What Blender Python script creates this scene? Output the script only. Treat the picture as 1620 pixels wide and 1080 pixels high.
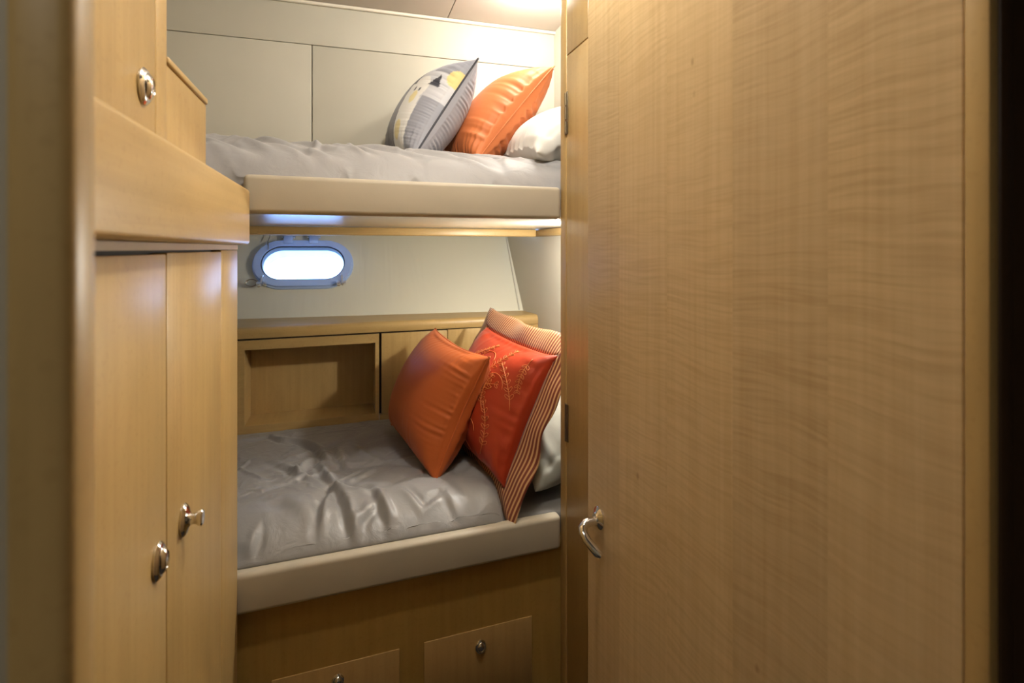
import bpy, bmesh, math, random
import numpy as np
from mathutils import Vector, Matrix

for o in list(bpy.data.objects):
    bpy.data.objects.remove(o, do_unlink=True)
S = bpy.context.scene
C = S.collection
R = math.radians

# ------------------------------------------------------------------ camera
cam_d = bpy.data.cameras.new('camera')
cam_d.sensor_width = 36.0
cam_d.lens = 790.0 / 1620.0 * 36.0
cam_d.shift_y = -147.0 / 1620.0
cam_d.clip_start = 0.01
cam_d.dof.use_dof = True
cam_d.dof.focus_distance = 1.6
cam_d.dof.aperture_fstop = 4.0
cam = bpy.data.objects.new('camera', cam_d)
C.objects.link(cam)
cam.location = (0, 0, 1.38)
cam.rotation_euler = (R(90), 0, R(-18.58))
S.camera = cam

# ------------------------------------------------------------------ world, lights, exposure
S.view_settings.view_transform = 'Standard'
S.view_settings.look = 'None'
S.view_settings.gamma = 1.0
S.view_settings.use_curve_mapping = False
S.view_settings.exposure = 0.0

W = bpy.data.worlds.new('World')
S.world = W
W.use_nodes = True
wn = W.node_tree
wn.nodes.clear()
wo = wn.nodes.new('ShaderNodeOutputWorld')
wb = wn.nodes.new('ShaderNodeBackground')
wb.inputs['Strength'].default_value = 9.0
wtc = wn.nodes.new('ShaderNodeTexCoord')
wns = wn.nodes.new('ShaderNodeTexNoise')
wns.inputs['Scale'].default_value = 9.0
wns.inputs['Detail'].default_value = 6.0
wmp = wn.nodes.new('ShaderNodeMapping')
wmp.inputs['Scale'].default_value = (1, 1, 3)
wcr = wn.nodes.new('ShaderNodeValToRGB')
wcr.color_ramp.elements[0].position = 0.36
wcr.color_ramp.elements[0].color = (0.20, 0.36, 0.80, 1)
wcr.color_ramp.elements[1].position = 0.56
wcr.color_ramp.elements[1].color = (0.36, 0.58, 1.0, 1)
wn.links.new(wtc.outputs['Generated'], wmp.inputs['Vector'])
wn.links.new(wmp.outputs['Vector'], wns.inputs['Vector'])
wn.links.new(wns.outputs['Fac'], wcr.inputs['Fac'])
wn.links.new(wcr.outputs['Color'], wb.inputs['Color'])
wn.links.new(wb.outputs['Background'], wo.inputs['Surface'])

WARM = (1.0, 0.955, 0.865)


def light(name, kind, loc, power, col=WARM, radius=0.03, target=None, angle=120, blend=0.6):
    d = bpy.data.lights.new(name, kind)
    d.energy = power
    d.color = col
    if kind == 'SPOT':
        d.spot_size = R(angle)
        d.spot_blend = blend
        d.shadow_soft_size = radius
    elif kind == 'AREA':
        d.shape = 'DISK'
        d.size = radius * 2
    else:
        d.shadow_soft_size = radius
    o = bpy.data.objects.new(name, d)
    C.objects.link(o)
    o.location = loc
    if target is not None:
        v = Vector(target) - Vector(loc)
        o.rotation_euler = v.to_track_quat('-Z', 'Y').to_euler()
    return o


# aisle downlight in the cabin ceiling, an added fill by the door, a downlight over the upper berth, the reading
# light under the upper berth and the corridor ceiling lamp behind the photographer
light('aisle_downlight_lamp', 'POINT', (0.36, 0.90, 2.33), 30.0, radius=0.035)
light('door_fill_light', 'POINT', (0.22, 0.42, 2.33), 3.0, radius=0.035)  # added weak fill for the near door side, not a real fitting
light('berth_downlight_lamp', 'POINT', (0.70, 1.76, 2.32), 12.0, col=(1.0, 0.96, 0.89), radius=0.035)
light('reading_lamp', 'POINT', (0.765, 1.63, 1.39), 20.0, radius=0.018)
light('corridor_lamp', 'AREA', (-0.45, -0.25, 2.06), 3.8, radius=0.06, target=(-0.45, -0.25, 0))


# ------------------------------------------------------------------ materials
def new_mat(name):
    m = bpy.data.materials.new(name)
    m.use_nodes = True
    nt = m.node_tree
    return m, nt, nt.nodes['Principled BSDF']


def N(nt, t, **kw):
    n = nt.nodes.new(t)
    for k, v in kw.items():
        if k in n.inputs:
            n.inputs[k].default_value = v
        else:
            setattr(n, k, v)
    return n


def L(nt, a, b):
    nt.links.new(a, b)


def mathn(nt, op, a, b=None):
    n = nt.nodes.new('ShaderNodeMath')
    n.operation = op
    for i, x in enumerate((a, b)):
        if x is None:
            continue
        if hasattr(x, 'is_output'):
            nt.links.new(x, n.inputs[i])
        else:
            n.inputs[i].default_value = x
    return n.outputs[0]


def ramp(nt, fac, stops):
    n = nt.nodes.new('ShaderNodeValToRGB')
    els = n.color_ramp.elements
    els[0].position, els[0].color = stops[0][0], (*stops[0][1], 1)
    els[1].position, els[1].color = stops[-1][0], (*stops[-1][1], 1)
    for p, c in stops[1:-1]:
        e = els.new(p)
        e.color = (*c, 1)
    nt.links.new(fac, n.inputs['Fac'])
    return n.outputs['Color']


def mix(nt, a, b, fac, mode='MIX'):
    n = nt.nodes.new('ShaderNodeMix')
    n.data_type = 'RGBA'
    n.blend_type = mode
    if hasattr(fac, 'is_output'):
        nt.links.new(fac, n.inputs['Factor'])
    else:
        n.inputs['Factor'].default_value = fac
    for key, x in (('A', a), ('B', b)):
        s = [i for i in n.inputs if i.name == key and i.type == 'RGBA'][0]
        if hasattr(x, 'is_output'):
            nt.links.new(x, s)
        else:
            s.default_value = (*x, 1)
    return [o for o in n.outputs if o.type == 'RGBA'][0]


def wood(name, base, dark, axis='Z', mottle=0.35, rough=0.38, seed=0.0, coat=0.0):
    """straight grained maple-like veneer; axis = grain direction in object space"""
    m, nt, b = new_mat(name)
    tc = N(nt, 'ShaderNodeTexCoord')
    mp = N(nt, 'ShaderNodeMapping')
    sc = {'X': (1.2, 60, 60), 'Y': (60, 1.2, 60), 'Z': (60, 60, 1.2)}[axis]
    mp.inputs['Scale'].default_value = sc
    mp.inputs['Location'].default_value = (seed, seed * 1.7, seed * 0.6)
    L(nt, tc.outputs['Object'], mp.inputs['Vector'])
    g = N(nt, 'ShaderNodeTexNoise', Scale=1.0, Detail=4.0, Roughness=0.6)
    L(nt, mp.outputs['Vector'], g.inputs['Vector'])
    mp2 = N(nt, 'ShaderNodeMapping')
    mp2.inputs['Scale'].default_value = {'X': (5, 14, 14), 'Y': (14, 5, 14), 'Z': (14, 14, 5)}[axis]
    mp2.inputs['Location'].default_value = (seed * 3, seed, seed)
    L(nt, tc.outputs['Object'], mp2.inputs['Vector'])
    g2 = N(nt, 'ShaderNodeTexNoise', Scale=1.0, Detail=3.0, Roughness=0.55, Distortion=0.6)
    L(nt, mp2.outputs['Vector'], g2.inputs['Vector'])
    # fine bird's-eye flecks
    g3 = N(nt, 'ShaderNodeTexNoise', Scale=110.0, Detail=2.0)
    L(nt, tc.outputs['Object'], g3.inputs['Vector'])
    c1 = ramp(nt, g.outputs['Fac'], [(0.30, dark), (0.62, base)])
    c2 = ramp(nt, g2.outputs['Fac'], [(0.35, tuple(x * 0.82 for x in base)), (0.65, tuple(min(1, x * 1.10) for x in base))])
    c = mix(nt, c1, c2, mottle)
    fl = ramp(nt, g3.outputs['Fac'], [(0.30, (0.86, 0.83, 0.78)), (0.42, (1, 1, 1))])
    c = mix(nt, c, fl, 0.5, 'MULTIPLY')
    L(nt, c, b.inputs['Base Color'])
    b.inputs['Roughness'].default_value = rough
    b.inputs['Specular IOR Level'].default_value = 0.4
    b.inputs['Coat Weight'].default_value = coat
    b.inputs['Coat Roughness'].default_value = 0.22
    bp = N(nt, 'ShaderNodeBump', Strength=0.05, Distance=0.002)
    L(nt, g.outputs['Fac'], bp.inputs['Height'])
    L(nt, bp.outputs['Normal'], b.inputs['Normal'])
    return m


def figured_door():
    """fiddleback figured veneer in vertical leaves: rippling bars across the grain"""
    m, nt, b = new_mat('figured_veneer')
    tc = N(nt, 'ShaderNodeTexCoord')
    sx = N(nt, 'ShaderNodeSeparateXYZ')
    L(nt, tc.outputs['Object'], sx.inputs[0])
    x, y, z = sx.outputs
    leaf = mathn(nt, 'FLOOR', mathn(nt, 'DIVIDE', mathn(nt, 'ADD', x, 0.0125), 0.1475))
    wn_ = N(nt, 'ShaderNodeTexWhiteNoise', noise_dimensions='1D')
    L(nt, leaf, wn_.inputs['W'])
    off = wn_.outputs['Value']
    # low frequency warp
    nz = N(nt, 'ShaderNodeTexNoise', Scale=4.0, Detail=2.0)
    L(nt, tc.outputs['Object'], nz.inputs['Vector'])
    cmb = N(nt, 'ShaderNodeCombineXYZ')
    L(nt, mathn(nt, 'ADD', mathn(nt, 'MULTIPLY', x, 10.0), mathn(nt, 'MULTIPLY', off, 31.0)), cmb.inputs[0])
    zz = mathn(nt, 'ADD', mathn(nt, 'MULTIPLY', z, 165.0), mathn(nt, 'MULTIPLY', nz.outputs['Fac'], 9.0))
    L(nt, zz, cmb.inputs[2])
    L(nt, mathn(nt, 'MULTIPLY', off, 11.0), cmb.inputs[1])
    rip = N(nt, 'ShaderNodeTexNoise', Scale=1.0, Detail=2.0, Roughness=0.5, Distortion=0.2)
    L(nt, cmb.outputs[0], rip.inputs['Vector'])
    # where the figure is strong (upper part and by leaf)
    st = N(nt, 'ShaderNodeTexNoise', Scale=2.2, Detail=1.0)
    cm2 = N(nt, 'ShaderNodeCombineXYZ')
    L(nt, mathn(nt, 'ADD', x, mathn(nt, 'MULTIPLY', off, 5.0)), cm2.inputs[0])
    L(nt, z, cm2.inputs[2])
    L(nt, cm2.outputs[0], st.inputs['Vector'])
    # straight grain
    mp = N(nt, 'ShaderNodeMapping')
    mp.inputs['Scale'].default_value = (85, 20, 1.5)
    L(nt, tc.outputs['Object'], mp.inputs['Vector'])
    gr = N(nt, 'ShaderNodeTexNoise', Scale=1.0, Detail=4.0, Roughness=0.6)
    L(nt, mp.outputs['Vector'], gr.inputs['Vector'])
    base = (0.60, 0.445, 0.25)
    c = ramp(nt, gr.outputs['Fac'], [(0.30, (0.53, 0.38, 0.20)), (0.65, base)])
    rp = ramp(nt, rip.outputs['Fac'], [(0.34, (0.88, 0.86, 0.82)), (0.50, (0.98, 0.98, 0.97)), (0.66, (1.06, 1.06, 1.06))])
    stf = N(nt, 'ShaderNodeMapRange')
    stf.inputs['From Min'].default_value = 0.3
    stf.inputs['From Max'].default_value = 0.62
    stf.inputs['To Min'].default_value = 0.35
    stf.inputs['To Max'].default_value = 1.0
    L(nt, st.outputs['Fac'], stf.inputs['Value'])
    c = mix(nt, c, rp, stf.outputs[0], 'MULTIPLY')
    tint = ramp(nt, off, [(0.0, (0.90, 0.89, 0.87)), (1.0, (1.04, 1.03, 1.0))])
    c = mix(nt, c, tint, 1.0, 'MULTIPLY')
    # a few small pin knots
    vo = N(nt, 'ShaderNodeTexVoronoi', Scale=9.0)
    mpv = N(nt, 'ShaderNodeMapping')
    mpv.inputs['Scale'].default_value = (1, 0.0, 0.55)
    L(nt, tc.outputs['Object'], mpv.inputs['Vector'])
    L(nt, mpv.outputs['Vector'], vo.inputs['Vector'])
    kn = ramp(nt, vo.outputs['Distance'], [(0.012, (0.45, 0.36, 0.28)), (0.05, (1, 1, 1))])
    c = mix(nt, c, kn, 0.8, 'MULTIPLY')
    L(nt, c, b.inputs['Base Color'])
    b.inputs['Roughness'].default_value = 0.36
    b.inputs['Specular IOR Level'].default_value = 0.4
    b.inputs['Coat Weight'].default_value = 0.12
    b.inputs['Coat Roughness'].default_value = 0.25
    bp = N(nt, 'ShaderNodeBump', Strength=0.04, Distance=0.002)
    L(nt, rip.outputs['Fac'], bp.inputs['Height'])
    L(nt, bp.outputs['Normal'], b.inputs['Normal'])
    return m


def plain(name, col, rough=0.5, metal=0.0, bump=0.0, bscale=200.0, spec=0.5, sheen=0.0, var=0.0):
    m, nt, b = new_mat(name)
    tc = N(nt, 'ShaderNodeTexCoord')
    nz = N(nt, 'ShaderNodeTexNoise', Scale=bscale, Detail=3.0)
    L(nt, tc.outputs['Object'], nz.inputs['Vector'])
    n2 = N(nt, 'ShaderNodeTexNoise', Scale=6.0, Detail=3.0)
    L(nt, tc.outputs['Object'], n2.inputs['Vector'])
    v = max(var, 0.02)
    c = ramp(nt, n2.outputs['Fac'], [(0.3, tuple(x * (1 - v) for x in col)), (0.7, tuple(min(1.0, x * (1 + v)) for x in col))])
    L(nt, c, b.inputs['Base Color'])
    b.inputs['Roughness'].default_value = rough
    b.inputs['Metallic'].default_value = metal
    b.inputs['Specular IOR Level'].default_value = spec
    b.inputs['Sheen Weight'].default_value = sheen
    if bump > 0:
        bp = N(nt, 'ShaderNodeBump', Strength=bump, Distance=0.002)
        L(nt, nz.outputs['Fac'], bp.inputs['Height'])
        L(nt, bp.outputs['Normal'], b.inputs['Normal'])
    return m


MAPLE = (0.45, 0.302, 0.118)
MAPLE_D = (0.375, 0.245, 0.088)
M = {}
M['maple'] = wood('maple_upright', MAPLE, MAPLE_D, 'Z', seed=1.3)
M['maple2'] = wood('maple_upright_second_leaf', (0.43, 0.288, 0.110), (0.37, 0.235, 0.083), 'Z', seed=4.1)
M['maple_y'] = wood('maple_fore_aft', MAPLE, MAPLE_D, 'Y', seed=2.2)
M['maple_x'] = wood('maple_athwart', MAPLE, MAPLE_D, 'X', seed=3.7)
M['base_wood'] = wood('maple_berth_front', (0.40, 0.245, 0.062), (0.35, 0.20, 0.048), 'Z', seed=6.5)
M['drawer_wood'] = wood('maple_drawer_front', (0.44, 0.275, 0.10), (0.38, 0.225, 0.078), 'Z', seed=8.1)
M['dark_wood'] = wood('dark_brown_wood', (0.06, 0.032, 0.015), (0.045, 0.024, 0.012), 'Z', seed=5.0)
M['door'] = figured_door()
M['vinyl'] = plain('cream_vinyl', (0.53, 0.505, 0.42), 0.5, bump=0.06, bscale=420, spec=0.35)
M['vinyl_rail'] = plain('beige_leather', (0.46, 0.41, 0.32), 0.48, bump=0.08, bscale=380, spec=0.4, var=0.05)
M['vinyl_hall'] = plain('greige_wall_vinyl', (0.37, 0.325, 0.24), 0.6, bump=0.1, bscale=300, spec=0.3)
M['headliner'] = plain('headliner', (0.56, 0.50, 0.43), 0.55, bump=0.05, bscale=500, spec=0.3)
M['lacquer'] = plain('white_gloss_lacquer', (0.66, 0.62, 0.54), 0.15, spec=1.0)
M['bead'] = plain('pale_bead', (0.80, 0.74, 0.62), 0.35)
M['floor'] = plain('dark_carpet', (0.035, 0.028, 0.022), 0.95, bump=0.4, bscale=900)
M['chrome'] = plain('polished_chrome', (0.86, 0.86, 0.87), 0.09, metal=1.0)
M['steel'] = plain('brushed_steel', (0.36, 0.33, 0.27), 0.35, metal=1.0)
M['bronze'] = plain('dark_hinge_metal', (0.22, 0.175, 0.11), 0.4, metal=0.9)
M['alu'] = plain('porthole_sky_tinted_alu', (0.52, 0.66, 0.95), 0.2, metal=0.35)  # blue of the reflected sky is put into the base colour
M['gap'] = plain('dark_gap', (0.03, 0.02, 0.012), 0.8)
M['rubber'] = plain('black_rubber', (0.03, 0.03, 0.035), 0.6)


def hull_vinyl():
    m, nt, b = new_mat('hull_fabric')
    tc = N(nt, 'ShaderNodeTexCoord')
    mp = N(nt, 'ShaderNodeMapping')
    mp.inputs['Scale'].default_value = (11, 1.0, 1.6)
    mp.inputs['Rotation'].default_value = (0, R(-12), 0)
    L(nt, tc.outputs['Object'], mp.inputs['Vector'])
    nz = N(nt, 'ShaderNodeTexNoise', Scale=1.0, Detail=2.0, Distortion=0.4)
    L(nt, mp.outputs['Vector'], nz.inputs['Vector'])
    b.inputs['Base Color'].default_value = (0.66, 0.64, 0.52, 1)
    b.inputs['Roughness'].default_value = 0.5
    b.inputs['Specular IOR Level'].default_value = 0.35
    # folds fade out towards the right end of the lining
    sx = N(nt, 'ShaderNodeSeparateXYZ')
    L(nt, tc.outputs['Object'], sx.inputs[0])
    mr = N(nt, 'ShaderNodeMapRange')
    mr.inputs['From Min'].default_value = -0.1
    mr.inputs['From Max'].default_value = 0.6
    mr.inputs['To Min'].default_value = 1.0
    mr.inputs['To Max'].default_value = 0.25
    L(nt, sx.outputs[0], mr.inputs['Value'])
    h = mathn(nt, 'MULTIPLY', nz.outputs['Fac'], mr.outputs[0])
    bp = N(nt, 'ShaderNodeBump', Strength=0.5, Distance=0.012)
    L(nt, h, bp.inputs['Height'])
    L(nt, bp.outputs['Normal'], b.inputs['Normal'])
    return m


def satin(name, col, rough=0.42, sheen=0.3, weave=700.0, spec=0.5, wr=0.0):
    m, nt, b = new_mat(name)
    tc = N(nt, 'ShaderNodeTexCoord')
    n1 = N(nt, 'ShaderNodeTexNoise', Scale=weave, Detail=2.0)
    L(nt, tc.outputs['Object'], n1.inputs['Vector'])
    n2 = N(nt, 'ShaderNodeTexNoise', Scale=14.0, Detail=4.0, Distortion=1.2)
    L(nt, tc.outputs['Object'], n2.inputs['Vector'])
    b.inputs['Base Color'].default_value = (*col, 1)
    b.inputs['Roughness'].default_value = rough
    b.inputs['Sheen Weight'].default_value = sheen
    b.inputs['Sheen Roughness'].default_value = 0.4
    b.inputs['Specular IOR Level'].default_value = spec
    bp = N(nt, 'ShaderNodeBump', Strength=0.10, Distance=0.001)
    L(nt, n1.outputs['Fac'], bp.inputs['Height'])
    b2 = N(nt, 'ShaderNodeBump', Strength=wr, Distance=0.012)
    L(nt, n2.outputs['Fac'], b2.inputs['Height'])
    L(nt, bp.outputs['Normal'], b2.inputs['Normal'])
    L(nt, b2.outputs['Normal'], b.inputs['Normal'])
    return m


M['hull'] = hull_vinyl()
M['duvet'] = satin('grey_satin_duvet', (0.245, 0.238, 0.235), 0.42, 0.1, spec=0.6, wr=0.30)
M['duvet_up'] = satin('grey_cotton_duvet', (0.33, 0.325, 0.33), 0.5, 0.2, spec=0.4, wr=0.2)
M['mattress'] = satin('dark_grey_sheet', (0.15, 0.14, 0.13), 0.6, 0.2, wr=0.1)
M['orange'] = satin('orange_cotton', (0.44, 0.100, 0.022), 0.48, 0.03, spec=0.35, wr=0.06)
M['orange_up'] = satin('orange_cotton_light', (0.56, 0.165, 0.052), 0.55, 0.06, spec=0.3, wr=0.06)
M['red'] = satin('red_silk', (0.36, 0.034, 0.009), 0.36, 0.05, spec=0.5, wr=0.08)
M['thread'] = satin('gold_thread', (0.62, 0.20, 0.05), 0.4, 0.1)
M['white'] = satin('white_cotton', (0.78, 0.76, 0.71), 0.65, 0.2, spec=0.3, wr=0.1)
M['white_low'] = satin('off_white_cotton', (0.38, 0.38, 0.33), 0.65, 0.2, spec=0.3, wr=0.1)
M['grey_back'] = satin('slate_grey_cotton', (0.30, 0.30, 0.335), 0.6, 0.2, spec=0.3)
M['navy'] = satin('charcoal_piping', (0.03, 0.033, 0.045), 0.6, 0.1)


def striped():
    m, nt, b = new_mat('striped_silk')
    uv = N(nt, 'ShaderNodeUVMap')
    sx = N(nt, 'ShaderNodeSeparateXYZ')
    L(nt, uv.outputs[0], sx.inputs[0])
    f = mathn(nt, 'SINE', mathn(nt, 'MULTIPLY', sx.outputs[0], 2 * math.pi))
    c = ramp(nt, mathn(nt, 'ADD', mathn(nt, 'MULTIPLY', f, 0.5), 0.5),
             [(0.34, (0.15, 0.025, 0.010)), (0.52, (0.24, 0.07, 0.028)), (0.78, (0.52, 0.31, 0.14))])
    L(nt, c, b.inputs['Base Color'])
    b.inputs['Roughness'].default_value = 0.42
    b.inputs['Sheen Weight'].default_value = 0.1
    return m


M['stripe'] = striped()


def painted(name):
    """printed cotton: the print is stored per vertex"""
    m, nt, b = new_mat(name)
    a = N(nt, 'ShaderNodeVertexColor', layer_name='print')
    L(nt, a.outputs['Color'], b.inputs['Base Color'])
    b.inputs['Roughness'].default_value = 0.6
    b.inputs['Sheen Weight'].default_value = 0.2
    return m


M['print'] = painted('printed_cotton')


def pane():
    m = bpy.data.materials.new('porthole_glass')
    m.use_nodes = True
    nt = m.node_tree
    nt.nodes.clear()
    out = N(nt, 'ShaderNodeOutputMaterial')
    tr = N(nt, 'ShaderNodeBsdfTransparent')
    tr.inputs['Color'].default_value = (0.93, 0.97, 1, 1)
    gl = N(nt, 'ShaderNodeBsdfGlossy')
    gl.inputs['Roughness'].default_value = 0.02
    fr = N(nt, 'ShaderNodeFresnel', IOR=1.45)
    mx = N(nt, 'ShaderNodeMixShader')
    L(nt, fr.outputs[0], mx.inputs[0])
    L(nt, tr.outputs[0], mx.inputs[1])
    L(nt, gl.outputs[0], mx.inputs[2])
    L(nt, mx.outputs[0], out.inputs['Surface'])
    return m


M['glass'] = pane()

# ------------------------------------------------------------------ object helpers
ORIG = {}


def origin(o):
    return ORIG.get(o.name, Vector((0, 0, 0))) if o else Vector((0, 0, 0))


def put(name, bm, mat, parent=None, smooth=None, loc=None):
    """link bm (vertices in world coordinates, or in the parent's frame for turned parents) as one mesh object"""
    me = bpy.data.meshes.new(name)
    org = origin(parent)
    if parent is None and loc is not None:
        org = Vector(loc)
    bm.transform(Matrix.Translation(-org))
    bmesh.ops.recalc_face_normals(bm, faces=bm.faces)
    bm.to_mesh(me)
    bm.free()
    me.materials.append(mat)
    o = bpy.data.objects.new(name, me)
    C.objects.link(o)
    if parent:
        o.parent = parent
    elif loc is not None:
        o.location = loc
    ORIG[o.name] = org
    if smooth is not None:
        for p in me.polygons:
            p.use_smooth = True
        if smooth > 0:
            me.set_sharp_from_angle(angle=R(smooth))
    return o


def tag(o, label=None, cat=None, group=None, kind=None):
    if label:
        o['label'] = label
    if cat:
        o['category'] = cat
    if group:
        o['group'] = group
    if kind:
        o['kind'] = kind
    return o


def thing(name, label, cat, loc, group=None, kind=None):
    o = bpy.data.objects.new(name, None)
    o.empty_display_size = 0.1
    C.objects.link(o)
    o.location = loc
    ORIG[o.name] = Vector(loc)
    return tag(o, label, cat, group, kind)


def BM():
    return bmesh.new()


def box(bm, x0, x1, y0, y1, z0, z1, bev=0.0, seg=2, fn=None):
    t = bmesh.new()
    bmesh.ops.create_cube(t, size=1.0)
    for v in t.verts:
        v.co = Vector(((x0 + x1) / 2 + v.co.x * (x1 - x0), (y0 + y1) / 2 + v.co.y * (y1 - y0), (z0 + z1) / 2 + v.co.z * (z1 - z0)))
    if bev > 0:
        bmesh.ops.bevel(t, geom=t.edges[:], offset=bev, segments=seg, profile=0.5, affect='EDGES')
    if fn:
        for v in t.verts:
            v.co = fn(v.co)
    add(bm, t)
    return bm


def add(bm, t, mat=None):
    me = bpy.data.meshes.new('tmp')
    if mat is not None:
        t.transform(mat)
    t.to_mesh(me)
    t.free()
    bm.from_mesh(me)
    bpy.data.meshes.remove(me)


def bx(*a, **k):
    return box(BM(), *a, **k)


def lathe(bm, prof, center, axis, sx=1.0, sy=1.0, seg=28):
    """prof = (radius, height) list along axis; sx, sy squash the ring"""
    axis = Vector(axis).normalized()
    up = Vector((0, 0, 1)) if abs(axis.z) < 0.9 else Vector((1, 0, 0))
    a = up.cross(axis).normalized()      # horizontal
    b = axis.cross(a)                    # vertical
    cen = Vector(center)
    rings = []
    for r, h in prof:
        if r < 1e-6:
            rings.append([bm.verts.new(cen + axis * h)])
        else:
            rings.append([bm.verts.new(cen + axis * h + a * (r * sx * math.cos(2 * math.pi * i / seg)) + b * (r * sy * math.sin(2 * math.pi * i / seg))) for i in range(seg)])
    for p, q in zip(rings[:-1], rings[1:]):
        for i in range(seg):
            j = (i + 1) % seg
            if len(p) == 1 and len(q) == 1:
                continue
            if len(p) == 1:
                bm.faces.new((p[0], q[i], q[j]))
            elif len(q) == 1:
                bm.faces.new((p[i], q[0], p[j]))
            else:
                bm.faces.new((p[i], q[i], q[j], p[j]))
    return bm


def tube(bm, pts, rad, seg=8, closed=False):
    pts = [Vector(p) for p in pts]
    n = len(pts)
    rads = rad if isinstance(rad, (list, tuple)) else [rad] * n
    rings = []
    prev = None
    for i, p in enumerate(pts):
        if closed:
            t = (pts[(i + 1) % n] - pts[i - 1])
        else:
            t = pts[min(i + 1, n - 1)] - pts[max(i - 1, 0)]
        t = t.normalized() if t.length > 1e-9 else Vector((0, 0, 1))
        if prev is None:
            r = Vector((0, 0, 1)) if abs(t.z) < 0.9 else Vector((1, 0, 0))
            a = t.cross(r).normalized()
        else:
            a = (prev - t * prev.dot(t))
            a = a.normalized() if a.length > 1e-6 else t.orthogonal().normalized()
        prev = a
        b = t.cross(a)
        rings.append([bm.verts.new(p + (a * math.cos(2 * math.pi * k / seg) + b * math.sin(2 * math.pi * k / seg)) * rads[i]) for k in range(seg)])
    m = n if closed else n - 1
    for i in range(m):
        p, q = rings[i], rings[(i + 1) % n]
        for k in range(seg):
            l = (k + 1) % seg
            bm.faces.new((p[k], p[l], q[l], q[k]))
    if not closed:
        bm.faces.new(rings[0][::-1])
        bm.faces.new(rings[-1])
    return bm


def stadium(cx, cy, hw, hh, n=16, r=None):
    """rounded rectangle outline, half width hw, half height hh"""
    r = hh if r is None else r
    pts = []
    for (sx, sy, a0) in ((1, 1, 0), (-1, 1, 90), (-1, -1, 180), (1, -1, 270)):
        for k in range(n + 1):
            a = R(a0 + 90 * k / n)
            pts.append((cx + sx * (hw - r) + r * math.cos(a), cy + sy * (hh - r) + r * math.sin(a)))
    return pts


# ------------------------------------------------------------------ the setting
def structure(o):
    o['kind'] = 'structure'
    return o


CEIL = 2.39
structure(put('floor', bx(-1.3, 1.3, -1.0, 1.46, -0.06, 0.0), M['floor']))

ceiling = thing('ceiling', None, None, (0, 0, CEIL), kind='structure')
put('panel', bx(-1.3, 0.4285, -1.0, 2.9, CEIL, CEIL + 0.05, bev=0.0015), M['headliner'], ceiling)
put('panel', bx(0.4315, 1.3, -1.0, 2.9, CEIL, CEIL + 0.05, bev=0.0015), M['headliner'], ceiling)
put('backing', bx(-1.3, 1.3, -1.0, 2.9, CEIL + 0.051, CEIL + 0.07), M['gap'], ceiling)

sh = lambda c: Vector((c.x, c.y - 0.05 * c.x, c.z))
wb_ = thing('wall_back', None, None, (0, 2.2, 1.5), kind='structure')
put('backing', bx(-0.9, 0.98, 2.215, 2.25, 1.5, CEIL, fn=sh), M['vinyl'], wb_)
put('panel', bx(-0.9, -0.1265, 2.196, 2.214, 1.5, 2.214, bev=0.003, seg=3, fn=sh), M['vinyl'], wb_, smooth=40)
put('panel', bx(-0.1235, 0.98, 2.196, 2.214, 1.5, 2.214, bev=0.003, seg=3, fn=sh), M['vinyl'], wb_, smooth=40)
put('panel', bx(-0.9, 0.98, 2.196, 2.214, 2.216, CEIL, bev=0.003, seg=3, fn=sh), M['vinyl'], wb_, smooth=40)
structure(put('trim_1', bx(-0.9, 0.98, 2.180, 2.196, 2.376, 2.389, bev=0.005, seg=3, fn=sh), M['bead'], smooth=40))

# end wall at the pillow end, in plan a bend towards the hull
bm = BM()
path = [(0.925, 1.415), (0.893, 2.26), (0.862, 2.74)]
for (z0, z1) in ((0.0, 1.50),):
    lo = [bm.verts.new((x, y, z0)) for x, y in path] + [bm.verts.new((x + 0.04, y, z0)) for x, y in path[::-1]]
    hi = [bm.verts.new((v.co.x, v.co.y, z1)) for v in lo]
    k = len(lo)
    for i in range(k):
        j = (i + 1) % k
        bm.faces.new((lo[i], lo[j], hi[j], hi[i]))
    bm.faces.new(lo[::-1])
    bm.faces.new(hi)
structure(put('wall_right', bm, M['vinyl']))
structure(put('wall_right_upper', bx(0.93, 0.97, 1.415, 2.24, 1.50, CEIL), M['vinyl']))
structure(put('wall_left_end', bx(-0.92, -0.87, 0.3, 2.9, 0.0, CEIL), M['vinyl']))

# hull lining beside the lower berth: leans outward as it rises, with a cut-out for the porthole
HD = Vector((1, -0.09, 0)).normalized()
HUPV = Vector((0, 0.50, 0.866)).normalized()
H0 = Vector((-0.9, 2.592, 1.045))          # lower left corner of the lining
HNRM = HUPV.cross(HD)
HNRM = (HD.cross(HUPV)).normalized()       # points into the cabin
if HNRM.y > 0:
    HNRM = -HNRM


def hp(p, q, d=0.0):
    return H0 + HD * p + HUPV * q + HNRM * d


def to_pq(v):
    r = Vector(v) - H0
    return r.dot(HD), r.dot(HUPV)


PC = (0.715, 0.293)                          # porthole centre in the lining plane
bm = BM()
rect = [(0, -0.05), (1.83, -0.05), (1.83, 0.62), (0, 0.62)]
ov = [bm.verts.new(hp(*p)) for p in rect]
hv = [bm.verts.new(hp(*p)) for p in stadium(PC[0], PC[1], 0.205, 0.105, 12)]
ed = [bm.edges.new((ov[i], ov[(i + 1) % 4])) for i in range(4)]
hv2 = []
for v in hv:
    if not hv2 or (v.co - hv2[-1].co).length > 1e-5:
        hv2.append(v)
for i in range(len(hv2)):
    a, b_ = hv2[i], hv2[(i + 1) % len(hv2)]
    if (a.co - b_.co).length > 1e-6:
        ed.append(bm.edges.new((a, b_)))
bmesh.ops.triangle_fill(bm, use_beauty=True, edges=ed)
bmesh.ops.delete(bm, geom=[v for v in bm.verts if not v.link_faces], context='VERTS')
structure(put('wall_hull', bm, M['hull']))
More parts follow.
